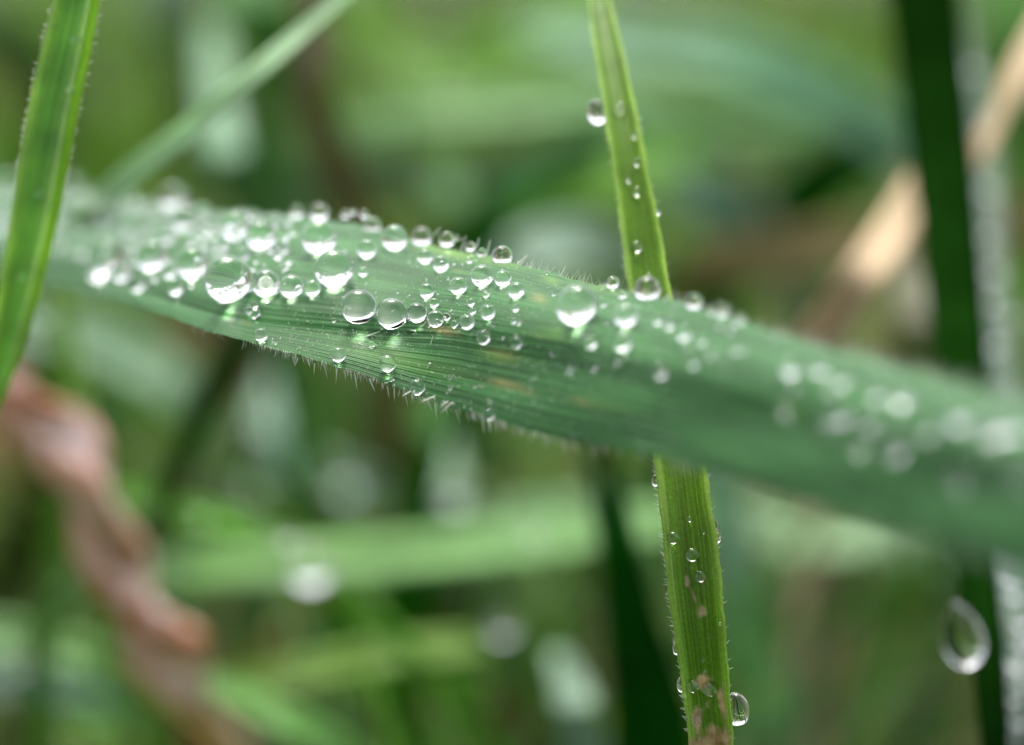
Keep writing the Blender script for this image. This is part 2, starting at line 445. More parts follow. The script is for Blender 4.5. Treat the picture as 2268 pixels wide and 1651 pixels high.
# nearer blurred things
ribbon('grass_leaf', [(860,-90,1.05),(700,45,1.0),(560,165,.95),(420,285,.95),(290,385,1.0),(200,470,1.1),(120,560,1.7)], [22,30,42,50,56,58,54],
       L((186,214,176), rough=.5, trans=.2, k=1.4), 'thin pale green blade slanting from the top edge down to the broad leaf', tilt=25, root=1, group='blades and stems close behind the broad leaf')
dry = L((225,198,155), rough=.6, trans=.10, vary=.18, k=1.1)
st = ribbon('dry_grass_leaf', [(2900,-700,2.3),(2640,-330,2.1),(2420,-60,1.9),(2300,95,1.75),(2225,230,1.7),(2160,350,1.65),(2090,440,1.62)], [14,50,80,86,84,76,40,60], dry,
       'dry straw coloured bent blade crossing behind the thick dark stem', cat='grass blade', group='blades and stems close behind the broad leaf', tilt=30)
ribbon('lower_part', [(2095,300,1.7),(2045,400,1.6),(1980,510,1.55),(1905,620,1.5),(1830,720,1.55),(1770,810,1.6),(1722,885,1.7)], [60,86,92,96,94,90,50], dry, None, tilt=20, parent=st)
# thick dark stem with its hanging drop
dark = L((26,50,18), rough=.8, trans=.05, spec=0.0, vary=.3)
stem_pts = [(1850,-1500,2.0),(1960,-700,1.9),(2030,-120,1.8),(2045,0,1.75),(2068,200,1.7),(2090,400,1.6),(2112,620,1.5),(2130,820,1.35),(2146,1020,1.1),(2158,1240,.9),(2185,1440,.8),(2200,1600,.75),(2210,1760,.75)]
def stalk(name, pts, rad_px, mat, label, cat, group, n=40, ns=14, squash=.75):
    c = catmull(pts, n); w3 = np.array([P(*q) for q in c])
    rr = np.interp(np.linspace(0, 1, n), np.linspace(0, 1, len(rad_px)), rad_px) * PX * (FOC + D(c[:, 2])) / FOC
    T = np.gradient(w3, axis=0); T /= np.linalg.norm(T, axis=1)[:, None]
    V, U = [], []
    for i in range(n):
        s = np.cross(T[i], -FWD); s /= np.linalg.norm(s); f = np.cross(s, T[i])
        for k in range(ns):
            a = 2 * math.pi * k / (ns - 1)
            r = rr[i] * (1 + .05 * math.sin(5 * a))
            V.append(w3[i] + s * math.cos(a) * r + f * math.sin(a) * r * squash); U.append((k / (ns - 1), i / n * 4))
    o = mesh_obj(name, V, grid_faces(n, ns), mat, uv=U, origin=w3[n // 2])
    return tag(o, label, cat, group)
stalk('grass_stalk', stem_pts, [20,40,60,74,80,80,76,70,62,50,38,28], dark, 'thick dark green stem standing at right, behind the broad leaf',
      'stem', 'blades and stems close behind the broad leaf')
ribbon('grass_leaf', [(2085,-60,2.3),(2125,120,2.2),(2165,300,2.1),(2185,480,2.0),(2195,660,1.9),(2215,820,1.8),(2235,1000,1.6)], [60,64,70,64,60,70,80],
       L((72,102,78), rough=.5, coat=.1, trans=.2), 'grey green dewy blade close along the right side of the dark stem, top', tilt=0, group='blades and stems close behind the broad leaf')
ribbon('grass_leaf', [(2250,1130,1.3),(2255,1280,1.1),(2262,1440,1.0),(2262,1600,.95),(2255,1760,.95)], [150,156,160,156,150],
       L((75,105,80), rough=.3, coat=.1, trans=.2), 'dark dewy blade studded with white drops in the bottom right corner', tilt=0, group='blades and stems close behind the broad leaf')

# pink brown twisted leaf
m, t = new_mat('withered_leaf')
uv = N(t, 'ShaderNodeUVMap'); mp = N(t, 'ShaderNodeMapping'); mp.inputs['Scale'].default_value = (3.0, 2.2, 1)
t.links.new(uv.outputs[0], mp.inputs[0])
n1 = N(t, 'ShaderNodeTexNoise', Scale=1.0, Detail=5.0, Distortion=.8); t.links.new(mp.outputs[0], n1.inputs['Vector'])
sx = N(t, 'ShaderNodeSeparateXYZ'); t.links.new(uv.outputs[0], sx.inputs[0])
ad = N(t, 'ShaderNodeMath', operation='MULTIPLY_ADD'); t.links.new(n1.outputs[0], ad.inputs[0]); ad.inputs[1].default_value = 1.5; ad.inputs[2].default_value = -.75
a2 = N(t, 'ShaderNodeMath', operation='ADD'); t.links.new(ad.outputs[0], a2.inputs[0]); t.links.new(sx.outputs[0], a2.inputs[1])
c = ramp(t, a2.outputs[0], [(.06, (.60, .44, .28)), (.18, (.46, .18, .08)), (.32, (.75, .50, .42)), (.44, (.95, .74, .68)), (.72, (.95, .72, .66)), (.82, (.66, .32, .18)), (.93, (.46, .14, .05))])
finish_leaf(t, c, .55, .08, n1.outputs[0], .05)
def twisted(name, pts, rad, mat, turns, label):
    n, ns = 90, 17
    c = catmull(pts, n); w3 = np.array([P(*q) for q in c])
    rr = np.interp(np.linspace(0, 1, n), np.linspace(0, 1, len(rad)), rad) * PX * (FOC + D(c[:, 2])) / FOC
    T = np.gradient(w3, axis=0); T /= np.linalg.norm(T, axis=1)[:, None]
    V, U = [], []
    for i in range(n):
        s = np.cross(T[i], -FWD); s /= np.linalg.norm(s); f = np.cross(s, T[i])
        ph = turns * 2 * math.pi * i / n
        for k in range(ns):
            a = 2 * math.pi * k / (ns - 1)
            e = math.hypot(math.cos(a), .42 * math.sin(a)) * (1 + .06 * math.sin(3 * a + 1)) * (1 + .08 * math.sin(i * .31))
            b = a + ph
            V.append(w3[i] + (s * math.cos(b) + f * math.sin(b)) * rr[i] * e)
            U.append((abs(1 - 2 * k / (ns - 1)), i / n * 7))
    o = mesh_obj(name, V, grid_faces(n, ns), mat, uv=U, origin=w3[n // 2])
    return tag(o, label, 'withered leaf')
twisted('withered_leaf', [(-60,800,1.7),(40,880,1.65),(130,965,1.65),(195,1070,1.65),(235,1190,1.7),(290,1300,1.75),(345,1410,1.8),(420,1530,1.9),(510,1700,2.2)],
        [54,64,76,82,74,84,86,76,60], m, 2.1, 'withered pink and brown twisted leaf hanging at lower left')
ribbon('withered_leaf', [(-30,880,3.2),(20,1000,3.1),(50,1130,3.1),(40,1260,3.2),(0,1380,3.4)], [60,56,56,50,40], L((120,68,36), trans=.1),
       'dark brown curled leaf at the left edge beside the pink brown one', cat='withered leaf', group='withered leaves', tilt=-10)

# ================================================================== the broad leaf (a sheet folded along its crease)
XT = [-900,-400,-100,0,100,200,400,600,750,860,960,1060,1150,1300,1400,1500,1650,1800,2000,2150,2268,2600,3200]
YT = [455,415,398,405,420,436,461,474,490,512,545,562,585,625,648,668,714,763,815,856,890,985,1180]
XC = [-900,-400,-100,100,300,500,700,860,1000,1100,1240,1350,1500,1700,1900,2100,2268,2600,3200]
YC = [470,508,548,585,640,702,728,742,747,762,785,812,855,915,970,1030,1080,1180,1370]
XB = [-900,-400,-100,100,300,500,650,800,870,960,1080,1200,1300,1440,1600,1800,2000,2130,2268,2600,3200]
YB = [480,545,595,632,680,745,785,830,856,890,925,963,985,1010,1052,1112,1180,1222,1267,1375,1580]
XD = [-900,-100,0,100,340,500,700,930,1100,1280,1365,1460,1600,1850,1980,2130,2268,2600,3200]
DC = [3.6,1.5,1.25,1.0,.4,.17,.07,0,-.14,-.3,-.4,-.5,-.68,-1.0,-1.15,-1.35,-1.5,-1.85,-2.4]
DTo = [.1,.7,.7,.7,.6,.48,.37,.30,.27,.25,.25,.25,.24,.22,.22,.22,.22,.22,.22]
yt = lambda x: smooth_interp(x, XT, YT)
yc = lambda x: smooth_interp(x, XC, YC)
yb = lambda x: smooth_interp(x, XB, YB)
dc = lambda x: smooth_interp(x, XD, DC)
dto = lambda x: smooth_interp(x, XD, DTo)
def leaf_depth(x, t):
    """t: 0 upper edge, 1 crease, 2 lower edge"""
    up = t <= 1
    tu = np.clip(t, 0, 1); tl = np.clip(t - 1, 0, 1)
    du = dc(x) + dto(x) * (1 - tu) ** 1.3 - .035 * np.sin(np.pi * tu) ** .8 + .012 * np.exp(-(tu / .05) ** 2)
    dl = dc(x) + -.085 * tl + .01 * tl ** 4
    return np.where(up, du, dl)
def leaf_y(x, t):
    return np.where(t <= 1, yt(x) + (yc(x) - yt(x)) * t, yc(x) + (yb(x) - yc(x)) * (t - 1))
def Parr(x, y, b, off=0.0):
    d = D(b) + off
    s = ((FOC + d) / FOC * PX)[..., None]
    return CAM + FWD * (FOC + d)[..., None] + RIGHT * (x - CX)[..., None] * s - UP * (y - CY)[..., None] * s
def leaf_t(x, y):
    a, b, c_ = float(yt(x)), float(yc(x)), float(yb(x))
    return (y - a) / (b - a) if y < b else 1 + (y - b) / (c_ - b)
def leaf_surf(x, y):
    t_ = min(max(leaf_t(x, y), 0.02), 1.98)
    e = 6.0
    def q(xx, tt):
        xx = np.array(xx, float); tt = np.array(tt, float)
        return Parr(xx, leaf_y(xx, tt), leaf_depth(xx, tt))
    p = q(x, t_)
    du = q(x + e, t_) - q(x - e, t_)
    dv = q(x, min(t_ + .02, 2)) - q(x, max(t_ - .02, 0))
    n_ = np.cross(du, dv); n_ /= np.linalg.norm(n_)
    if np.dot(n_, p - CAM) > 0: n_ = -n_
    return p, n_, float(leaf_depth(np.array(float(x)), np.array(t_)))

xs = np.r_[np.arange(-900, -100, 40), np.arange(-100, 500, 14), np.arange(500, 1500, 7), np.arange(1500, 2300, 14), np.arange(2300, 3201, 60)].astype(float)
ts = np.r_[np.linspace(0, 1, 105)[:-1], np.linspace(1, 2, 97)]
Xg, Tg = np.meshgrid(xs, ts, indexing='ij')
wob = .02 * np.sin(Xg * .013 + 4 * Tg) * np.sin(np.pi * np.clip(Tg / 2, 0, 1))
Dg = leaf_depth(Xg, Tg)
jit = .006 * np.sin(Xg * .021) + .004 * np.sin(Xg * .05 + 2)
Dk = np.pad(Dg, ((0, 0), (15, 15)), 'edge')
Ds = sum(Dk[:, i:i + Dg.shape[1]] for i in range(31)) / 31
Dg = np.where(np.abs(Tg - 1) < .5, Ds, Dg)
ridge = (np.cos(2 * np.pi * (Tg + jit * .3) * 21) * .5 + np.cos(2 * np.pi * (Tg + jit * .2) * 9.3 + 1) * .5)
ridge *= np.clip(np.minimum(Tg, 2 - Tg) / .1, 0, 1)
Yg = leaf_y(Xg, Tg)
Yg = Yg + (2.0 * np.sin(Xg * .045) + 1.3 * np.sin(Xg * .11 + 1)) * np.clip(1 - np.minimum(Tg, 2 - Tg) / .06, 0, 1)
front = Parr(Xg, Yg, Dg, wob - ridge * .0030)
back = Parr(Xg, Yg, Dg, wob + .022 * np.clip(np.minimum(Tg, 2 - Tg) / .05, .25, 1))
nu, nv = Xg.shape
v, f = shell(front.reshape(-1, 3), back.reshape(-1, 3), nu, nv)
UVs = np.stack([Tg.ravel(), Xg.ravel() / 400], 1); UVs = np.vstack([UVs, UVs])
mat_leaf, t = new_mat('broad_leaf')
uv = N(t, 'ShaderNodeUVMap')
mp = N(t, 'ShaderNodeMapping'); mp.inputs['Scale'].default_value = (56, 1.0, 1); t.links.new(uv.outputs[0], mp.inputs[0])
fine = N(t, 'ShaderNodeTexNoise', Scale=1.0, Detail=4.0, Roughness=.6); t.links.new(mp.outputs[0], fine.inputs['Vector'])
mp2 = N(t, 'ShaderNodeMapping'); mp2.inputs['Scale'].default_value = (7, 1.6, 1); t.links.new(uv.outputs[0], mp2.inputs[0])
broad = N(t, 'ShaderNodeTexNoise', Scale=1.0, Detail=3.0); t.links.new(mp2.outputs[0], broad.inputs['Vector'])
tc = N(t, 'ShaderNodeTexCoord')
vor = N(t, 'ShaderNodeTexVoronoi', Scale=34.0); t.links.new(tc.outputs['Object'], vor.inputs['Vector'])
patch = N(t, 'ShaderNodeTexNoise', Scale=2.2, Detail=3.0); t.links.new(tc.outputs['Object'], patch.inputs['Vector'])
g0 = ramp(t, fine.outputs[0], [(.32, (.016, .074, .017)), (.5, (.034, .130, .032)), (.68, (.060, .186, .052))])
g1 = ramp(t, broad.outputs[0], [(.32, (.66, .68, .66)), (.68, (1.3, 1.26, 1.3))])
g = mixc(t, 1.0, g0, g1, 'MULTIPLY')
dots = ramp(t, vor.outputs['Distance'], [(.10, (1, 1, 1)), (.2, (0, 0, 0))])
pm = ramp(t, patch.outputs[0], [(.45, (0, 0, 0)), (.62, (1, 1, 1))])
dm = mixc(t, 1.0, dots, pm, 'MULTIPLY')
dmf = N(t, 'ShaderNodeMath', operation='MULTIPLY'); t.links.new(dm, dmf.inputs[0]); dmf.inputs[1].default_value = .45
g = mixc(t, dmf.outputs[0], g, (.42, .55, .42))
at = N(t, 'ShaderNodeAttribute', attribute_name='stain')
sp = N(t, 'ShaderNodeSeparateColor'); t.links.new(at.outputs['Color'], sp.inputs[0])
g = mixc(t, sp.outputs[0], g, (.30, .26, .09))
g = mixc(t, sp.outputs[1], g, (.16, .32, .05))  # yellow green: leaf spots and the painted backlit edge
bh = N(t, 'ShaderNodeMath', operation='ADD'); t.links.new(fine.outputs[0], bh.inputs[0]); t.links.new(dm, bh.inputs[1])
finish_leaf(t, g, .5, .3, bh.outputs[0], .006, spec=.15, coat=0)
leaf_pts = front.reshape(-1, 3); leaf_px = Xg.ravel(); leaf_py = Yg.ravel()
leaf = mesh_obj('broad_leaf', v, f, mat_leaf, uv=UVs, origin=P(1000, 720, 0))
tag(leaf, 'broad bluish green leaf blade crossing the whole picture, covered in dewdrops', 'leaf')
stains = [(983,731,26,9,.75),(1114,785,30,11,.4),(1119,851,34,9,.55),(1150,862,20,6,.4),(1194,661,16,10,.5),(1289,890,22,8,.35),(1196,746,20,6,.2),(1172,870,14,6,.3),(1015,600,14,5,.2),(545,716,10,5,.25)]
yel_backlit = [(1000,560,60,12,.7),(1221,622,18,8,.5),(1233,740,26,12,.4),(1098,790,40,12,.4),(900,800,120,20,.3),(1100,580,60,8,.5),(950,548,26,14,.6),(1750,905,25,12,.5),(1340,900,60,14,.2),(1330,640,60,10,.3)]  # yellowish spots, plus light from behind painted in at the thin upper edge
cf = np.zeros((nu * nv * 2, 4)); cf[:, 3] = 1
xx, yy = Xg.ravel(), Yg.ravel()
for ch, lst in ((0, stains), (1, yel_backlit)):
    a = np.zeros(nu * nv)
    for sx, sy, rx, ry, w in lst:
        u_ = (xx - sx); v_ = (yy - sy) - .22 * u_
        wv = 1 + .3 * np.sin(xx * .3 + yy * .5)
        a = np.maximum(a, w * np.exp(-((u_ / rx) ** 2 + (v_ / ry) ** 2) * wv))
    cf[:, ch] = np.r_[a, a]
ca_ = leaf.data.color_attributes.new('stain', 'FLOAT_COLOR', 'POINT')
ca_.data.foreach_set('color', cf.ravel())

# ================================================================== blades defined by their two edges
def edged_blade(name, le, re, dep, mat, label, cat, group, profile, prof_x, ncol=41, nrow=110, cross=0.0, edge_wob=0.0):
    """le/re: (y, x) pixels of the left and right edge; dep: (y, d); profile: depth offset across, cm"""
    ys = np.linspace(le[0][0], le[-1][0], nrow)
    xl = smooth_interp(ys, [q[0] for q in le], [q[1] for q in le]); xr = smooth_interp(ys, [q[0] for q in re], [q[1] for q in re])
    dd = smooth_interp(ys, [q[0] for q in dep], [q[1] for q in dep])
    a = np.linspace(0, 1, ncol)
    prof = np.interp(a, prof_x, profile)
    prof = np.convolve(np.pad(prof, 2, 'edge'), [.15, .2, .3, .2, .15], 'valid')
    A, Yy = np.meshgrid(a, ys)
    xw = edge_wob * (np.sin(Yy * .06) + .6 * np.sin(Yy * .17 + 1))
    Xx = xl[:, None] + (xr - xl)[:, None] * A + xw * (np.abs(A - .5) > .45)
    Dd = dd[:, None] + 0 * A; Pf = prof[None, :] + cross * (A - .5)
    rg = np.cos(2 * np.pi * A * 11) * .0025 * np.clip(np.minimum(A, 1 - A) / .12, 0, 1)
    fr = Parr(Xx, Yy, Dd, Pf - rg); bk = Parr(Xx, Yy, Dd, Pf + .02 * np.clip(np.minimum(A, 1 - A) / .08, .25, 1))
    v, f = shell(fr.reshape(-1, 3)[::-1], bk.reshape(-1, 3)[::-1], nrow, ncol)
    u = np.stack([1 - A.ravel()[::-1], Yy.ravel()[::-1] / 400], 1)
    u[:, 0] = A.ravel()[::-1]
    o = mesh_obj(name, v, f, mat, uv=np.vstack([u, u]), origin=v[nrow // 2 * ncol])
    tag(o, label, cat, group)
    return o, (lambda x, y: None)

def blade_mat(name, stops, stripes, stripe_amt, trans, spots=None, rough=.4, scar=False):
    m, t = new_mat(name)
    uv = N(t, 'ShaderNodeUVMap'); sx = N(t, 'ShaderNodeSeparateXYZ'); t.links.new(uv.outputs[0], sx.inputs[0])
    base = ramp(t, sx.outputs[0], stops)
    mp = N(t, 'ShaderNodeMapping'); mp.inputs['Scale'].default_value = (stripes, .8, 1); t.links.new(uv.outputs[0], mp.inputs[0])
    no = N(t, 'ShaderNodeTexNoise', Scale=1.0, Detail=4.0); t.links.new(mp.outputs[0], no.inputs['Vector'])
    s = ramp(t, no.outputs[0], [(.3, (1 - stripe_amt,) * 3), (.7, (1 + stripe_amt,) * 3)])
    col = mixc(t, 1.0, base, s, 'MULTIPLY')
    tc = N(t, 'ShaderNodeTexCoord')
    n2 = N(t, 'ShaderNodeTexNoise', Scale=3.0, Detail=5.0); t.links.new(tc.outputs['Object'], n2.inputs['Vector'])
    col = mixc(t, 1.0, col, ramp(t, n2.outputs[0], [(.3, (.8, .82, .8)), (.7, (1.2, 1.18, 1.1))]), 'MULTIPLY')
    n3 = N(t, 'ShaderNodeTexNoise', Scale=60.0, Detail=2.0); t.links.new(tc.outputs['Object'], n3.inputs['Vector'])
    col = mixc(t, 1.0, col, ramp(t, n3.outputs[0], [(.3, (.85, .85, .85)), (.7, (1.15, 1.15, 1.15))]), 'MULTIPLY')
    if scar:
        at = N(t, 'ShaderNodeAttribute', attribute_name='stain')
        sp = N(t, 'ShaderNodeSeparateColor'); t.links.new(at.outputs['Color'], sp.inputs[0])
        n4 = N(t, 'ShaderNodeTexNoise', Scale=14.0, Detail=5.0); t.links.new(tc.outputs['Object'], n4.inputs['Vector'])
        ad = N(t, 'ShaderNodeMath', operation='MULTIPLY_ADD'); t.links.new(n4.outputs[0], ad.inputs[0]); ad.inputs[1].default_value = 1.4
        mm = N(t, 'ShaderNodeMath', operation='SUBTRACT'); t.links.new(sp.outputs[0], mm.inputs[0]); mm.inputs[1].default_value = .95
        t.links.new(mm.outputs[0], ad.inputs[2])
        cl = N(t, 'ShaderNodeMath', operation='MULTIPLY'); cl.use_clamp = True; t.links.new(ad.outputs[0], cl.inputs[0]); cl.inputs[1].default_value = 2.6
        col = mixc(t, cl.outputs[0], col, ramp(t, n4.outputs[0], [(.35, (.22, .17, .07)), (.65, (.46, .38, .26))]))
    finish_leaf(t, col, rough, trans, no.outputs[0], .01, spec=.18)
    return m
UG = 'nearly sharp green blades'
LE = [(-160,1294),(0,1303),(100,1313),(200,1330),(270,1340),(300,1344),(350,1352),(480,1370),(600,1385),(800,1417),(1010,1447),(1130,1462),(1300,1478),(1450,1500),(1600,1520),(1700,1533),(1850,1550)]
RE = [(-160,1318),(0,1352),(100,1378),(200,1400),(280,1418),(400,1440),(500,1462),(620,1482),(850,1530),(1050,1567),(1120,1576),(1200,1590),(1330,1602),(1500,1615),(1600,1622),(1700,1630),(1850,1642)]
DE = [(-160,.55),(0,.42),(250,.28),(600,.16),(1000,.05),(1250,0),(1600,.0),(1850,0)]
ub_mat = blade_mat('upright_blade', [(0, (.27,.42,.09)), (.1, (.23,.38,.07)), (.2, (.115,.235,.020)), (.5, (.10,.21,.014)), (.78, (.12,.24,.020)), (.9, (.21,.36,.045)), (1., (.29,.44,.08))], 26, .3, .34, scar=True)
ub, _ = edged_blade('grass_leaf', LE, RE, DE, ub_mat, 'bright yellowish green blade standing upright behind the broad leaf, nearly sharp', 'grass blade', UG,
    [-.03, -.045, .0, .018, .018, .0, -.045, -.03], [0, .08, .24, .4, .6, .76, .92, 1], nrow=260, cross=-.03, edge_wob=1.0)
nn = len(ub.data.vertices)
co = np.empty(nn * 3); ub.data.vertices.foreach_get('co', co); co = co.reshape(-1, 3) + np.array(ub.location)
rel = co - CAM; dep_ = rel @ FWD
px_ = CX + rel @ RIGHT / dep_ * FOC / PX; py_ = CY - rel @ UP / dep_ * FOC / PX
a = np.zeros(nn)
for sx, sy, rx, ry, sl, w in [(1524,1290,7,20,.15,.8),(1536,1320,5,34,.38,.8),(1552,1352,11,12,0,.8),(1562,1512,20,22,0,.8),(1545,1590,12,26,0,.85),(1600,1560,9,60,.1,.75),(1586,1640,34,34,0,1.1),(1562,1283,8,12,0,.5),(1549,1130,6,16,0,.45),(1552,1650,40,26,0,.8),(1570,1540,9,30,0,.5)]:
    v_ = py_ - sy; u_ = px_ - sx - sl * v_
    a = np.maximum(a, w * np.exp(-((u_ / rx) ** 2 + (v_ / ry) ** 2)))
c4 = np.zeros((nn, 4)); c4[:, 0] = a; c4[:, 3] = 1
ub.data.color_attributes.new('stain', 'FLOAT_COLOR', 'POINT').data.foreach_set('color', c4.ravel())

nl_mat = blade_mat('left_blade', [(0, (.34,.46,.28)), (.1, (.29,.43,.19)), (.2, (.20,.34,.15)), (.52, (.18,.32,.16)), (.69, (.25,.40,.24)), (.73, (.46,.58,.48)), (.765, (.46,.58,.48)), (.80, (.20,.34,.09)), (.93, (.30,.46,.10)), (1., (.33,.48,.13))], 20, .3, .34)
nb, _ = edged_blade('grass_leaf', [(-160,160),(0,118),(150,80),(350,43),(520,16),(640,-4),(800,-26),(950,-60),(1100,-110)],
    [(-160,248),(0,223),(120,202),(260,172),(380,150),(520,122),(640,92),(780,50),(870,15),(950,-20),(1100,-90)], [(-160,.2),(0,.24),(300,.32),(600,.42),(1100,.6)],
    nl_mat, 'light green blade with pale midrib standing at the left edge before the broad leaf', 'grass blade', UG,
    [-.03, -.05, .02, .04, .02, -.03, .01, -.04], [0, .1, .3, .5, .66, .755, .84, 1], nrow=110, cross=.08, edge_wob=.8)

# ================================================================== hairs
def hair_geo(p, dirv, length, r, V, F, bend=None):
    dirv = dirv / np.linalg.norm(dirv)
    a = np.cross(dirv, FWD); a /= np.linalg.norm(a) + 1e-9; b_ = np.cross(dirv, a)
    base = len(V)
    bend = np.zeros(3) if bend is None else bend
    for i, s in enumerate((0, .35, .7)):
        c0 = p + dirv * length * s + bend * s * s
        rr = r * (1 - s * .75)
        for k in range(4):
            an = k * math.pi / 2
            V.append(c0 + (a * math.cos(an) + b_ * math.sin(an)) * rr)
    V.append(p + dirv * length + bend)
    for i in range(2):
        for k in range(4):
            q = base + i * 4; k2 = (k + 1) % 4
            F.append((q + k, q + k2, q + 4 + k2, q + 4 + k))
    for k in range(4):
        F.append((base + 8 + k, base + 8 + (k + 1) % 4, base + 12))
def scr(dx, dy, dd=0.0):
    return RIGHT * dx - UP * dy + FWD * dd
# hairs one can pick out (sharp zone), along the lower edge and the upper edge
edge_hairs = [(905,446,-12,105),(960,470,8,68),(1035,478,22,125),(1080,510,10,50),(1150,530,45,95),(1285,555,18,120),(1345,570,-2,125),(1420,600,28,140),(1470,632,-62,30),(1480,650,4,40),(1530,650,28,60),(1600,700,36,80),(1655,670,14,160),(1725,700,26,105),(1795,712,-95,85),(1800,715,50,148),(1885,740,35,115),(1935,760,24,100),(1955,790,30,70),(2025,800,10,140),(2120,830,20,110),(2200,860,18,60),(800,410,28,115),(730,410,-4,80),(560,360,12,70),(600,370,-20,60),(680,380,10,60),(2080,850,8,90),(1250,560,12,50),(1660,668,-110,40),(990,478,50,-2),(1760,705,-60,40)]
for (zx, zy, dx, dy) in edge_hairs:
    x, y = 487.7 + zx * .28676, 691.0 + zy * .28676
    V, F = [], []
    d0 = float(leaf_depth(np.array(x), np.array(1.96)))
    ln = math.hypot(dx, dy) * .28676 * PX
    hair_geo(P(x, y - 4, d0), scr(dx, dy, random.uniform(-30, 30)), ln * 1.15, .0042, V, F, scr(random.uniform(-6, 6), 4) * .0006)
    mesh_obj('hair', V, F, hair_mat, parent=leaf)
top_hairs = [(1075,330,50,-70),(1285,390,70,-20),(1345,490,45,-125),(1510,450,18,-75),(1620,490,22,-90),(1925,630,80,-75),(1290,370,20,-40),(1560,540,60,-25),(1500,470,-30,-50)]
for (zx, zy, dx, dy) in top_hairs:
    x, y = 731.6 + zx * .21505, 447.1 + zy * .21505
    V, F = [], []
    d0 = float(leaf_depth(np.array(x), np.array(.02)))
    hair_geo(P(x, y + 3, d0 - .007), scr(dx, dy), math.hypot(dx, dy) * .21505 * PX * 1.4, .0040, V, F)
    mesh_obj('hair', V, F, hair_mat, parent=leaf)
face_hairs = [(1025,1500,55,-95),(1440,1370+60,90,-50),(1150,1615,50,-45),(380,1385,120,-8),(1010,1300,60,-22),(1080,1460,60,-30),(940,1370,60,-40),(880,1330,-60,-5),(1500,690,45,60),(950,1280,45,-28),(1000,1350,40,-20),(1330,1430,60,-35)]
for (zx, zy, dx, dy) in face_hairs:
    x, y = 731.6 + zx * .21505, 447.1 + zy * .21505
    p, n_, d0 = leaf_surf(x, y)
    V, F = [], []
    hair_geo(p, scr(dx, dy) / math.hypot(dx, dy) + n_ * .35, math.hypot(dx, dy) * .21505 * PX * 1.2, .0032, V, F)
    mesh_obj('hair', V, F, hair_mat, parent=leaf)
# the uncounted down
V, F = [], []
for k in range(420):
    x = random.uniform(420, 2200) if k % 3 else random.uniform(560, 1250)
    d0 = float(leaf_depth(np.array(x), np.array(1.97)))
    hair_geo(P(x, float(yb(x)) - 3, d0, random.uniform(-.03, .03)), scr(random.uniform(-.3, .6), 1, random.uniform(-.8, .8)), random.uniform(.025, .085) * (1.1 if x > 1100 else .8), random.uniform(.0008, .0014), V, F)
for k in range(420):
    x = random.uniform(1080, 2260) if k % 5 else random.uniform(500, 1100)
    d0 = float(leaf_depth(np.array(x), np.array(.02)))
    hair_geo(P(x, float(yt(x)) + 3, d0, random.uniform(-.03, .03)), scr(random.uniform(-.2, 1.0), -1, random.uniform(-.8, .8)), random.uniform(.02, .085) * (1. if x > 1150 else .5), random.uniform(.0008, .0014), V, F)
for k in range(900):
    x = random.uniform(640, 1500); tt = random.uniform(.05, 1.95); y = float(leaf_y(np.array(x), np.array(tt)))
    p, n_, d0 = leaf_surf(x, y)
    hair_geo(p, scr(random.uniform(-1, 1), random.uniform(-.5, .4)) + n_ * random.uniform(.3, 1), random.uniform(.006, .022), .0013, V, F)
tag(mesh_obj('down', V, F, hair_mat, parent=leaf), kind='stuff')
V, F = [], []
for k in range(150):
    y = random.uniform(1020, 1640) if k % 4 else random.uniform(250, 620)
    left = random.random() < .72
    x = float(smooth_interp(y, [q[0] for q in (LE if left else RE)], [q[1] for q in (LE if left else RE)]))
    d0 = float(np.interp(y, [q[0] for q in DE], [q[1] for q in DE]))
    hair_geo(P(x + (2 if left else -2), y, d0, -.02), scr((-1 if left else 1), random.uniform(-1.1, -.1), random.uniform(-.6, .6)), random.uniform(.012, .045), .0014, V, F)
tag(mesh_obj('down', V, F, hair_mat, parent=ub), kind='stuff')
V, F = [], []
for k in range(120):
    y = random.uniform(0, 420)
    left = random.random() < .5
    x = float(np.interp(y, [0,150,350,520], [118,80,43,16]) if left else np.interp(y, [0,120,260,380,520], [223,202,172,150,122]))
    hair_geo(P(x, y, .18), scr((-1 if left else 1), random.uniform(-.8, .3)), random.uniform(.01, .035), .0014, V, F)
tag(mesh_obj('down', V, F, hair_mat, parent=nb), kind='stuff')

# ================================================================== dewdrops
def uvsphere(nu_=48, nv_=26, fn=None):
    V = [(0, 0, -1.0)]
    for j in range(1, nv_):
        th = -math.pi / 2 + math.pi * j / nv_
        for i in range(nu_):
            ph = 2 * math.pi * i / nu_
            V.append((math.cos(th) * math.cos(ph), math.cos(th) * math.sin(ph), math.sin(th)))
    V.append((0, 0, 1.0))
    F = []
    for i in range(nu_):
        i2 = (i + 1) % nu_
        F.append((0, 1 + i2, 1 + i))
        for j in range(nv_ - 2):
            a_ = 1 + j * nu_
            F.append((a_ + i, a_ + i2, a_ + nu_ + i2, a_ + nu_ + i))
        a_ = 1 + (nv_ - 2) * nu_
        F.append((a_ + i, a_ + i2, len(V) - 1))
    V = np.array(V)
    if fn is not None: V = fn(V)
    return V, F
def drop_mesh(name, fn=None, nu_=48, nv_=26):
    V, F = uvsphere(nu_, nv_, fn)
    me = bpy.data.meshes.new(name); me.from_pydata(V.tolist(), [], F)
    me.polygons.foreach_set('use_smooth', [True] * len(me.polygons)); me.materials.append(water); me.update()
    return me
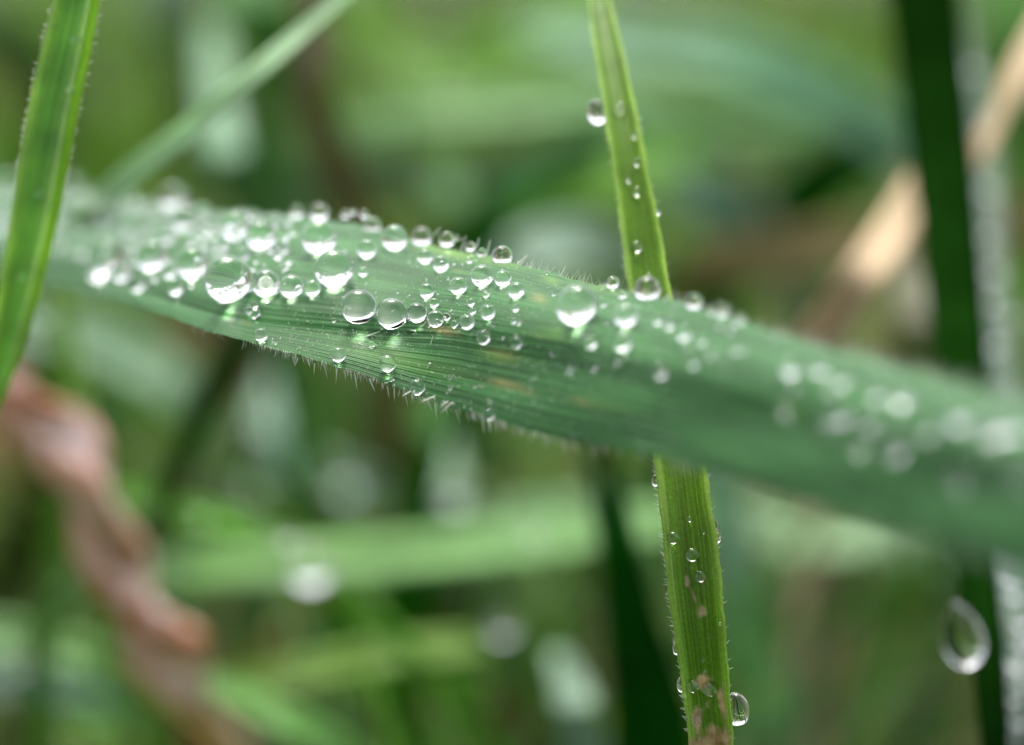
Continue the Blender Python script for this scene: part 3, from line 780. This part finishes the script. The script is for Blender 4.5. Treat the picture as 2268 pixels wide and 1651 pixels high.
def bead(flat, wob, seed, z0=.9):
    def fn(V):
        z = V[:, 2].copy()
        V = V.copy()
        k_ = 8.0                                       # rounded underside, flattened where it rests
        V[:, 2] = (np.log(np.exp(k_ * z) + np.exp(-k_ * z0)) / k_) * flat
        r = 1 + wob * (np.sin(2 * V[:, 0] + seed) * np.cos(1.7 * V[:, 1] + seed * 2))
        return V * r[:, None]
    return fn
BEADS = [drop_mesh('dewdrop', bead(1.0, .01, 1)), drop_mesh('dewdrop', bead(.97, .03, 2)), drop_mesh('dewdrop', bead(1.0, .018, 4)), drop_mesh('dewdrop', bead(.96, .04, 5))]
ROUND = drop_mesh('dewdrop', lambda V: bead(1.0, .012, 3, 1.1)(V) * 1.0)
DOME = drop_mesh('dewdrop', lambda V: np.stack([V[:, 0], V[:, 1], np.where(V[:, 2] < 0, V[:, 2] * .15, V[:, 2] * .8)], 1))
TEAR = drop_mesh('dewdrop', lambda V: np.stack([V[:, 0] * np.where(V[:, 2] > 0, (1 - V[:, 2] ** 1.6) ** .62 / np.maximum(np.sqrt(1 - V[:, 2] ** 2), .02), 1), V[:, 1] * np.where(V[:, 2] > 0, (1 - np.abs(V[:, 2]) ** 1.6) ** .62 / np.maximum(np.sqrt(1 - V[:, 2] ** 2), .02), 1), np.where(V[:, 2] > 0, V[:, 2] * 1.45, V[:, 2])], 1) * .999)
def place(me, loc, zaxis, scale, label, group, spin=0.0):
    o = bpy.data.objects.new('dewdrop', me)
    COL.objects.link(o)
    o.location = loc
    q = Vector(zaxis).to_track_quat('Z', 'Y')
    o.rotation_mode = 'QUATERNION'
    o.rotation_quaternion = q @ Matrix.Rotation(spin, 3, 'Z').to_quaternion()
    o.scale = (scale,) * 3 if isinstance(scale, (int, float)) else scale
    tag(o, label, 'dewdrop', group)
    return o
ORD = ['first', 'second', 'third', 'fourth', 'fifth', 'sixth', 'seventh', 'eighth', 'ninth', 'tenth', 'eleventh', 'twelfth', 'thirteenth', 'fourteenth', 'fifteenth', 'sixteenth', 'seventeenth', 'eighteenth', 'nineteenth', 'twentieth']
def conv(ox, oy, k, lst):
    return [(ox + q[0] * k, oy + q[1] * k, q[2] * k) + tuple(q[3:]) for q in lst]
R1 = lambda l: conv(0, 325.2, .2509, l)
R2 = lambda l: conv(487.7, 406.5, .21505, l)
R3 = lambda l: conv(731.6, 447.1, .21505, l)
R4 = lambda l: conv(812.9, 609.7, .22162, l)
R5 = lambda l: conv(1138.1, 569.0, .2509, l)
R6 = lambda l: conv(1666.5, 691.0, .27084, l)
def size_word(r):
    return 'tiny' if r < 8 else 'small' if r < 16 else 'middling' if r < 28 else 'large'
DONE = []
def leaf_drops(lst, phrase, state, axis='left', group='dewdrops on the broad leaf'):
    """state: how the drop looks; phrase: which row; numbered from the left, sizes told apart"""
    lst = sorted(lst, key=lambda q: q[0])
    DONE.extend(q[:3] for q in lst)
    used = {}
    for q in lst: used[size_word(q[2])] = used.get(size_word(q[2]), 0) + 1
    seen = {}
    for k, q in enumerate(lst):
        x, y, r = q[:3]
        sw = size_word(r)
        seen[sw] = seen.get(sw, 0) + 1
        if len(q) > 3 and q[3]:
            lab = q[3]
        else:
            o_ = '' if used[sw] == 1 else ORD[seen[sw] - 1] + ' '
            lab = f'{o_}{sw} {state} drop {phrase}' if used[sw] == 1 else f'{o_}{sw} {state} drop from the left {phrase}'
        t_ = leaf_t(x, y)
        rw = r * PX * (FOC + float(D(dc(x)))) / FOC
        if t_ < 0.0:                                   # perched on the upper edge
            _, n_, d0 = leaf_surf(x, float(yt(x)) + 4)
            me = BEADS[k % 4]
            d1 = P(x, y, d0, -.35 * rw)
            zax = scr(0, -1) * .7 + n_ * .5
            place(me, d1, zax, rw, lab, group, random.uniform(0, 6))
            continue
        p, n_, d0 = leaf_surf(x, y)
        ray = p - CAM; ray /= np.linalg.norm(ray)
        cosv = max(.35, -float(n_ @ ray))
        cosv = max(.3, -float(n_ @ ray))
        H = (.94 if t_ > .86 and r > 12 else .865) * rw
        back_ = float(D(d0)) - H / cosv
        rdir = ray / float(ray @ FWD)
        if r >= 9:                                     # rest it on the surface: nearest leaf point exactly H away
            near = leaf_pts[(np.abs(leaf_px - x) < 3.2 * r + 12) & (np.abs(leaf_py - y) < 3.2 * r + 12)]
            lo, hi = float(D(d0)) - 4 * rw, float(D(d0))
            for it in range(22):
                mid = (lo + hi) / 2
                dist = np.sqrt(((near - (CAM + rdir * (FOC + mid))) ** 2).sum(1).min())
                if dist > H: lo = mid
                else: hi = mid
            back_ = lo
            cpt = CAM + rdir * (FOC + back_)
            q_ = near[((near - cpt) ** 2).sum(1).argmin()]
            n2_ = (cpt - q_) / np.linalg.norm(cpt - q_)
            if .6 < t_ < .86:
                _, nu_, _ = leaf_surf(float(x), float(leaf_y(np.array(float(x)), np.array(.6))))
                n2_ = n2_ * .4 + nu_ * .6
            n_ = n2_
        loc = CAM + rdir * (FOC + back_)
        place(ROUND if t_ > .86 and r > 12 else BEADS[k % 4], loc, n_, rw * 1.0, lab, group, random.uniform(0, 6))

leaf_drops(R2([(785,295,82),(1015,300,112),(1285,320,52),(1365,295,42),(1480,320,52)]) + R3([(430,245,102),(660,375,143,'big clear drop with white belly sitting on the upper edge, above the crease row'),(943,365,117),(1200,395,90),(1440,465,60),(1563,527,56),(1770,558,115,'greyish round drop perched last on the sharp stretch of upper edge')]),
           'on the sharp upper edge', 'glassy')
leaf_drops(R1([(940,980,170),(1345,970,150),(1700,1030,150),(2010,1170,218,'largest left drop, with a glaring white belly, on the crease')]) + R2([(470,1030,148),(735,1060,128),(950,1080,88)]) + R3([(290,1080,184,'big round drop with dark top, left one of the sharp pair on the crease'),(635,1155,164,'big round drop with dark top, right one of the sharp pair on the crease'),(762,1178,52),(893,1145,106),(1087,1208,90),(1197,1185,43),(1280,1262,44),(1410,1240,80),(1578,1395,76),(1778,1440,34),(1915,1450,66)]),
           'along the crease, left of centre', 'round')
leaf_drops(R2([(1175,880,208,'large ring-like drop just above the crease row, left of the sharp pair'),(1015,560,190),(740,510,50),(660,690,52),(700,800,45),(420,540,170),(150,440,165),(1290,690,26),(590,740,50)]) + R3([(375,490,105),(335,722,55)]),
           'between upper edge and crease, left part', 'soft')
leaf_drops(R3([(975,565,86),(1140,640,92),(1432,605,38),(1272,636,17),(1562,765,122,'large clear drop holding a hair, below the greyish edge drop'),(1778,795,92),(1915,915,92),(993,920,82),(975,983,20),(1318,868,97),(1068,1045,56),(1605,955,40),(990,795,12),(470,930,12)]),
           'in the sharp middle, upper half', 'clear')
leaf_drops(R3([(1450,1038,42),(1465,1125,40),(1622,1140,80),(1908,1095,40),(1888,1225,34),(1945,1240,34),(1685,1265,24),(1820,1045,14)]),
           'just above the crease, below the sharp group', 'pale')
leaf_drops(R2([(300,1310,46),(365,1350,50),(420,1560,70),(1175,1410,26)]) + R3([(427,1470,40),(80,1575,78)]) + R4([(203,882,86,'clear ring-like drop on the lower half, nearest the tiny edge drop'),(500,1120,78,'round drop hanging over the hairy lower edge'),(250,1040,27),(630,905,32),(828,1025,25),(825,1130,26),(797,1172,18),(1222,1265,28),(1222,1395,56,'small bright drop on the lower edge, right end of the sharp stretch'),(788,708,12),(1115,1105,12)]),
           'on the lower half', 'bright')
leaf_drops(R5([(870,230,62),(800,262,34),(960,335,44),(1180,290,126,'large blurred drop before the upright blade, on the upper edge'),(1590,400,80),(1735,490,36),(1840,480,66),(2010,550,44)]),
           'on the upper edge right of centre', 'blurred')
leaf_drops(R5([(550,430,188,'large lone drop with white crescent right of centre, left of the upright blade'),(985,520,112),(680,755,60),(960,760,82),(1500,680,72),(1370,600,48),(1270,560,44),(1660,750,44),(1950,825,42),(1580,940,44),(350,330,24),(790,420,30)]),
           'above the crease, right of centre', 'blurred')
leaf_drops(R5([(315,850,26),(490,1000,38),(905,920,30),(1285,1010,66),(710,975,30)]),
           'on or below the crease, right of centre', 'blurred white')
leaf_drops([(q[0], q[1], q[2] * 1.38) + tuple(q[3:]) for q in R6([(310,450,62),(555,460,46),(725,560,52),(640,620,34),(240,800,44),(705,840,66),(610,880,44),(940,900,50),(1010,670,50),(1215,700,64),(870,1110,44),(1150,1110,78,'brightest white disc-like drop low on the right part of the leaf')])],
           'in the blurred disc cluster at right', 'milky')
leaf_drops([(q[0], q[1], q[2] * 1.38) + tuple(q[3:]) for q in R6([(1430,970,50),(1700,850,84),(1960,870,66),(2000,980,76),(2150,930,76),(1850,1200,50),(1660,1390,56),(2180,1330,60)])],
           'near the right picture edge on the broad leaf', 'milky')
# far left crowd, very soft
crowd = R1([(1080,470,120),(1000,640,100),(1170,700,90),(700,590,110),(620,400,120),(840,640,80),(60,420,150),(30,620,120),(1530,450,110),(1650,650,110),(1480,800,70),(1790,560,80),(1350,690,70),(1300,520,60),(1550,1240,66),(1210,1220,56),(1070,1110,76),(860,1090,90),(1840,690,60),(1900,850,40)])
crowd = [(q[0], q[1], q[2] * (1.35 if k < 10 else 1.15)) for k, q in enumerate(crowd)]
leaf_drops(crowd[:10], 'in the soft crowd at the far left', 'hazy')
leaf_drops(crowd[10:], 'under the soft crowd at the far left', 'hazy')
more = []
for k in range(400):
    x = random.uniform(-20, 560) if k % 2 else random.uniform(-20, 300); t_ = random.uniform(0.02, .75); y = float(leaf_y(np.array(x), np.array(t_))); r_ = random.uniform(7, 22)
    if all(math.hypot(x - q[0], y - q[1]) > (r_ + q[2]) * .85 for q in more + crowd + DONE):
        more.append((x, y, r_))
    if len(more) >= 46: break
leaf_drops([q for q in more if q[0] < 330], 'filling gaps in the far left crowd', 'hazy')
leaf_drops([q for q in more if q[0] >= 330], 'left of the ringed drops', 'hazy')

# on the upright blade
def blade_depth(x, y):
    xl = float(smooth_interp(y, [q[0] for q in LE], [q[1] for q in LE])); xr = float(smooth_interp(y, [q[0] for q in RE], [q[1] for q in RE]))
    a_ = min(max((x - xl) / (xr - xl), 0), 1)
    d_ = float(smooth_interp(y, [q[0] for q in DE], [q[1] for q in DE]))
    return d_, float(np.interp(a_, [0, .08, .24, .4, .6, .76, .92, 1], [-.03, -.045, .0, .018, .018, .0, -.045, -.03])) - .03 * (a_ - .5)
def blade_drops(lst, group='droplets on the upright blade'):
    for k, (x, y, r, kind, lab) in enumerate(lst):
        d0, o_ = blade_depth(x, y); rw = r * PX
        if kind == 'dome':
            place(DOME, P(x, y, d0, o_ - .006 - .22 * rw), -FWD + UP * .25, rw, lab, group, k)
        elif kind == 'bead':
            place(BEADS[k % 4], P(x, y, d0, o_ - rw * .7), -FWD + UP * .25, rw, lab, group, k)
        elif kind == 'side':
            place(BEADS[k % 2], P(x, y, d0, .05), UP, rw, lab, group, k)
R7 = lambda l: [(1260 + q[0] * .36924, q[1] * .36924, q[2] * .36924) + tuple(q[3:]) for q in l]
R8 = lambda l: [(1381.9 + q[0] * .38459, 1016.1 + q[1] * .38459, q[2] * .38459) + tuple(q[3:]) for q in l]
blade_drops(R7([(205,70,28,'dome','topmost flat droplet on the upright blade'),(305,655,44,'dome','flat droplet on the upright blade right beside the hanging side drop'),
 (395,812,24,'dome','faint droplet on the upright blade, second below the side drop level'),(410,970,30,'dome','droplet with white dot halfway up the upper upright blade'),
 (355,1080,18,'dome','tiniest left droplet above a larger one on the upper upright blade'),(410,1150,32,'dome','droplet right below the tiny left one on the upper upright blade'),
 (530,1275,20,'dome','tiny droplet on the right margin of the upper upright blade'),(407,1480,38,'dome','lowest whole droplet on the upright blade above the broad leaf'),(480,1640,14,'dome','tiny droplet on the upright blade touching the large blurred drop')]))
blade_drops(R8([(283,455,37,'dome','uppermost round droplet at the left margin of the lower upright blade'),(393,553,40,'dome','clear round droplet in the middle, below the left margin one'),
 (442,677,34,'dome','brownish droplet just above the long pale scar'),(377,348,17,'dome','tiny droplet highest on the lower upright blade'),(460,424,10,'dome','white speck droplet near the right side bulge'),
 (455,1162,12,'dome','upper of two tiny droplets above the low round pair'),(465,1228,16,'dome','lower of two tiny droplets above the low round pair'),
 (393,1308,41,'dome','left clear droplet of the low round pair'),(493,1325,46,'dome','right brownish droplet of the low round pair'),(422,1500,24,'dome','droplet on the brown scar near the bottom edge'),
 (555,952,9,'dome','pinprick droplet near the right margin of the lower upright blade'),(345,1365,15,'dome','tiny droplet on the left margin near the bottom'),(265,218,6,'dome','pinprick droplet just under the broad leaf shadow')]))
g2 = 'drops hanging on the sides of the upright blade'
def side_drop(x, y, d, rx, ry, lab, g=g2, me=None, lean=0.0, fl=.9):
    place(me or BEADS[0], P(x, y, d, .05), UP + RIGHT * lean, (rx * PX * fl * (FOC + float(D(d))) / FOC, rx * PX * (FOC + float(D(d))) / FOC, ry * PX * (FOC + float(D(d))) / FOC), lab, g)
side_drop(1323, 251, .28, 23, 30, 'clear drop hanging on the left side of the upper upright blade', lean=-.25)
side_drop(1632, 1573, 0, 29, 40, 'large clear drop on the right side of the upright blade near bottom', lean=-.15)
side_drop(1583, 1178, .01, 13, 32, 'flat elongated drop bulging from the right side of the upright blade', lean=-.2)
side_drop(1451, 1066, .04, 8, 14, 'slim drop on the left side just under the broad leaf', lean=-.1)
side_drop(1497, 1438, 0, 8, 15, 'narrow drop on the left side, low on the upright blade', lean=-.1)
side_drop(1510, 1518, 0, 12, 19, 'faint drop on the left side beside the low round pair', lean=-.1)

# near left blade
gl = 'droplets on the near left blade'
for x, y, r, d, lab in [(119,52,9,.12,'white droplet on the left margin of the near left blade, top'),(168,88,12,.14,'flat pale droplet beside the midrib near the top of near left blade'),
                        (88,433,15,.28,'faint droplet on the near left blade, level with the crowd'),(50,618,16,.36,'faint lowest droplet on the near left blade'),(155,200,10,.17,'faint droplet beside the midrib, middle of the near left blade')]:
    place(DOME, P(x, y, {52: .24, 88: .25, 433: .35, 618: .42, 200: .28}[y]), -FWD + UP * .3, r * PX * 1.05, lab, gl)

# hanging teardrop and drops of the right hand blades
side_drop(2134, 1420, .7, 54, 62, 'big blurred teardrop hanging on the left of the dark stem, bottom right', 'drops at the dark stem', TEAR, lean=-.2, fl=.45)
R9 = lambda l: [(1544.5 + q[0] * .3846, 1016 + q[1] * .3846, q[2] * .3846) for q in l]
low = R9([(1800,660,52),(1830,770,50),(1700,840,30),(1860,930,50),(1880,1040,56),(1850,1160,70),(1770,1240,44),(1870,1270,56),(1740,1390,46),(1830,1360,50),(1790,1480,46),(1870,1480,60),(1650,1262,36),(1820,1580,50),(1760,1570,30)])
low.sort(key=lambda q: q[1])
for k, (x, y, r) in enumerate(low):
    place(BEADS[k % 4], P(x, y, float(np.interp(y, [1130, 1280, 1440, 1600, 1760], [1.3, 1.1, 1.0, .95, .95])), -.35), -FWD + UP * .4, r * PX * 1.35, f'{ORD[k]} white blurred drop from the top on the dark dewy bottom right blade', 'drops on the dark dewy blade')
up_ = [(2105,112,26),(2125,180,22),(2150,150,26),(2135,240,24),(2170,300,22),(2190,420,20),(2185,520,22),(2205,600,24),(2185,660,26),(2200,760,24),(2240,700,18)]
up_.sort(key=lambda q: q[1])
for k, (x, y, r) in enumerate(up_):
    dd_ = float(np.interp(y, [0, 300, 820], [2.25, 2.1, 1.8]))
    place(BEADS[k % 4], P(x, y, dd_, -.6), -FWD + UP * .4, r * PX * 1.25, f'{ORD[k]} hazy drop from the top on the grey green blade beside the stem', 'drops on the grey green blade')
# the finest dew: nobody could count it
def mist(n, region, name, lab):
    V, F = [], []
    for k in range(n):
        x, t_, rp = region(); y = float(leaf_y(np.array(x), np.array(t_)))
        p, n_, d0 = leaf_surf(x, y); rw = rp * PX * (FOC + float(D(d0))) / FOC
        a_ = np.cross(n_, UP); a_ /= np.linalg.norm(a_); b_ = np.cross(n_, a_)
        c0 = p + n_ * rw * .75; base = len(V)
        V.append(c0 + n_ * rw)
        for th in (55, 20, -15, -50):
            for i in range(9):
                ph = 2 * math.pi * i / 9; ct, st_ = math.cos(math.radians(th)), math.sin(math.radians(th))
                V.append(c0 + (a_ * math.cos(ph) + b_ * math.sin(ph)) * ct * rw + n_ * st_ * rw)
        V.append(c0 - n_ * rw * .9)
        for i in range(9):
            j = (i + 1) % 9
            F.append((base, base + 1 + i, base + 1 + j))
            for l in range(3):
                q = base + 1 + l * 9
                F.append((q + i, q + 9 + i, q + 9 + j, q + j))
            F.append((base + 28 + i, base + 37, base + 28 + j))
    o = mesh_obj(name, V, F, water, origin=P(600, 560, .3))
    tag(o, lab, 'dew', kind='stuff')
mist(420, lambda: (random.uniform(-20, 640), random.betavariate(1.0, 2.0), random.uniform(3, 9)), 'fine_dew', 'countless fine droplets frosting the far left end of the broad leaf')
mist(260, lambda: (random.uniform(560, 1500), random.uniform(.04, 1.9), random.uniform(1.2, 3.2)), 'fine_dew', 'pinprick droplets strewn between the larger drops on the broad leaf')
mist(60, lambda: (random.uniform(1500, 2260), random.uniform(.05, 1.1), random.uniform(4, 9)), 'fine_dew', 'tiny soft droplets on the right part of the broad leaf')

# small drops strewn over the pale background leaves
n_ = 0
for pts, w, rgb, opt, tilt, root, lab in BG:
    if rgb[1] < 155: continue
    host = lab.replace(',', '').split()[:11]
    while host[-1] in ('the', 'of', 'to', 'in', 'at', 'and', 'a', 'with', 'right', 'left', 'on', 'under', 'two', 'its', 'below', 'from', 'across'): host.pop()
    spots = []
    for k in range(3):
        a_ = random.uniform(.1 + .27 * k, .3 + .27 * k) * (len(pts) - 1); i = int(a_)
        q = [pts[i][j] + (pts[min(i + 1, len(pts) - 1)][j] - pts[i][j]) * (a_ - i) for j in range(3)]
        spots.append((q[0] + random.uniform(-30, 30), q[1] + random.uniform(-25, 25), 1.1 + (q[2] - 1.1) * .72))
    spots.sort()
    for k, (x, y, b_) in enumerate(spots):
        sz = random.uniform(8, 16) * PX * (FOC + float(D(b_))) / FOC
        place(BEADS[k], P(x, y, b_, -sz * 1.6 - .15), -FWD + UP * .8, sz, f"{('leftmost', 'middle', 'rightmost')[k]} blurred dewdrop on {' '.join(host)}", 'small blurred dewdrops on the background leaves')
# discs in the background
for x, y, r, d, lab in [(640,1192,17,1.8,'small blurred white drop disc above a larger one at lower left centre'),(690,1262,46,1.8,'large blurred drop ring on the level light green blade'),
                        (1112,1392,30,2.02,'faint big drop disc below the level light green blade'),(768,1068,26,3.2,'faint drop disc on the pale leaf, centre left below'),
                        (1010,1100,24,2.5,'blurred drop on the whitish upright dewy leaf'),(560,1080,22,2.9,'faint blurred drop left of the disc pair, near the olive stem'),
                        (30,1475,22,2.3,'blurred white drop at the left edge near the bottom corner'),(430,960,20,2.85,'blurred drop on the pale leaf left of the slanting stem')]:
    place(BEADS[1], P(x, y, d, -.6), -FWD + UP * .7, 1.0 * r * PX * (FOC + float(D(d))) / FOC, lab, 'blurred background drops')
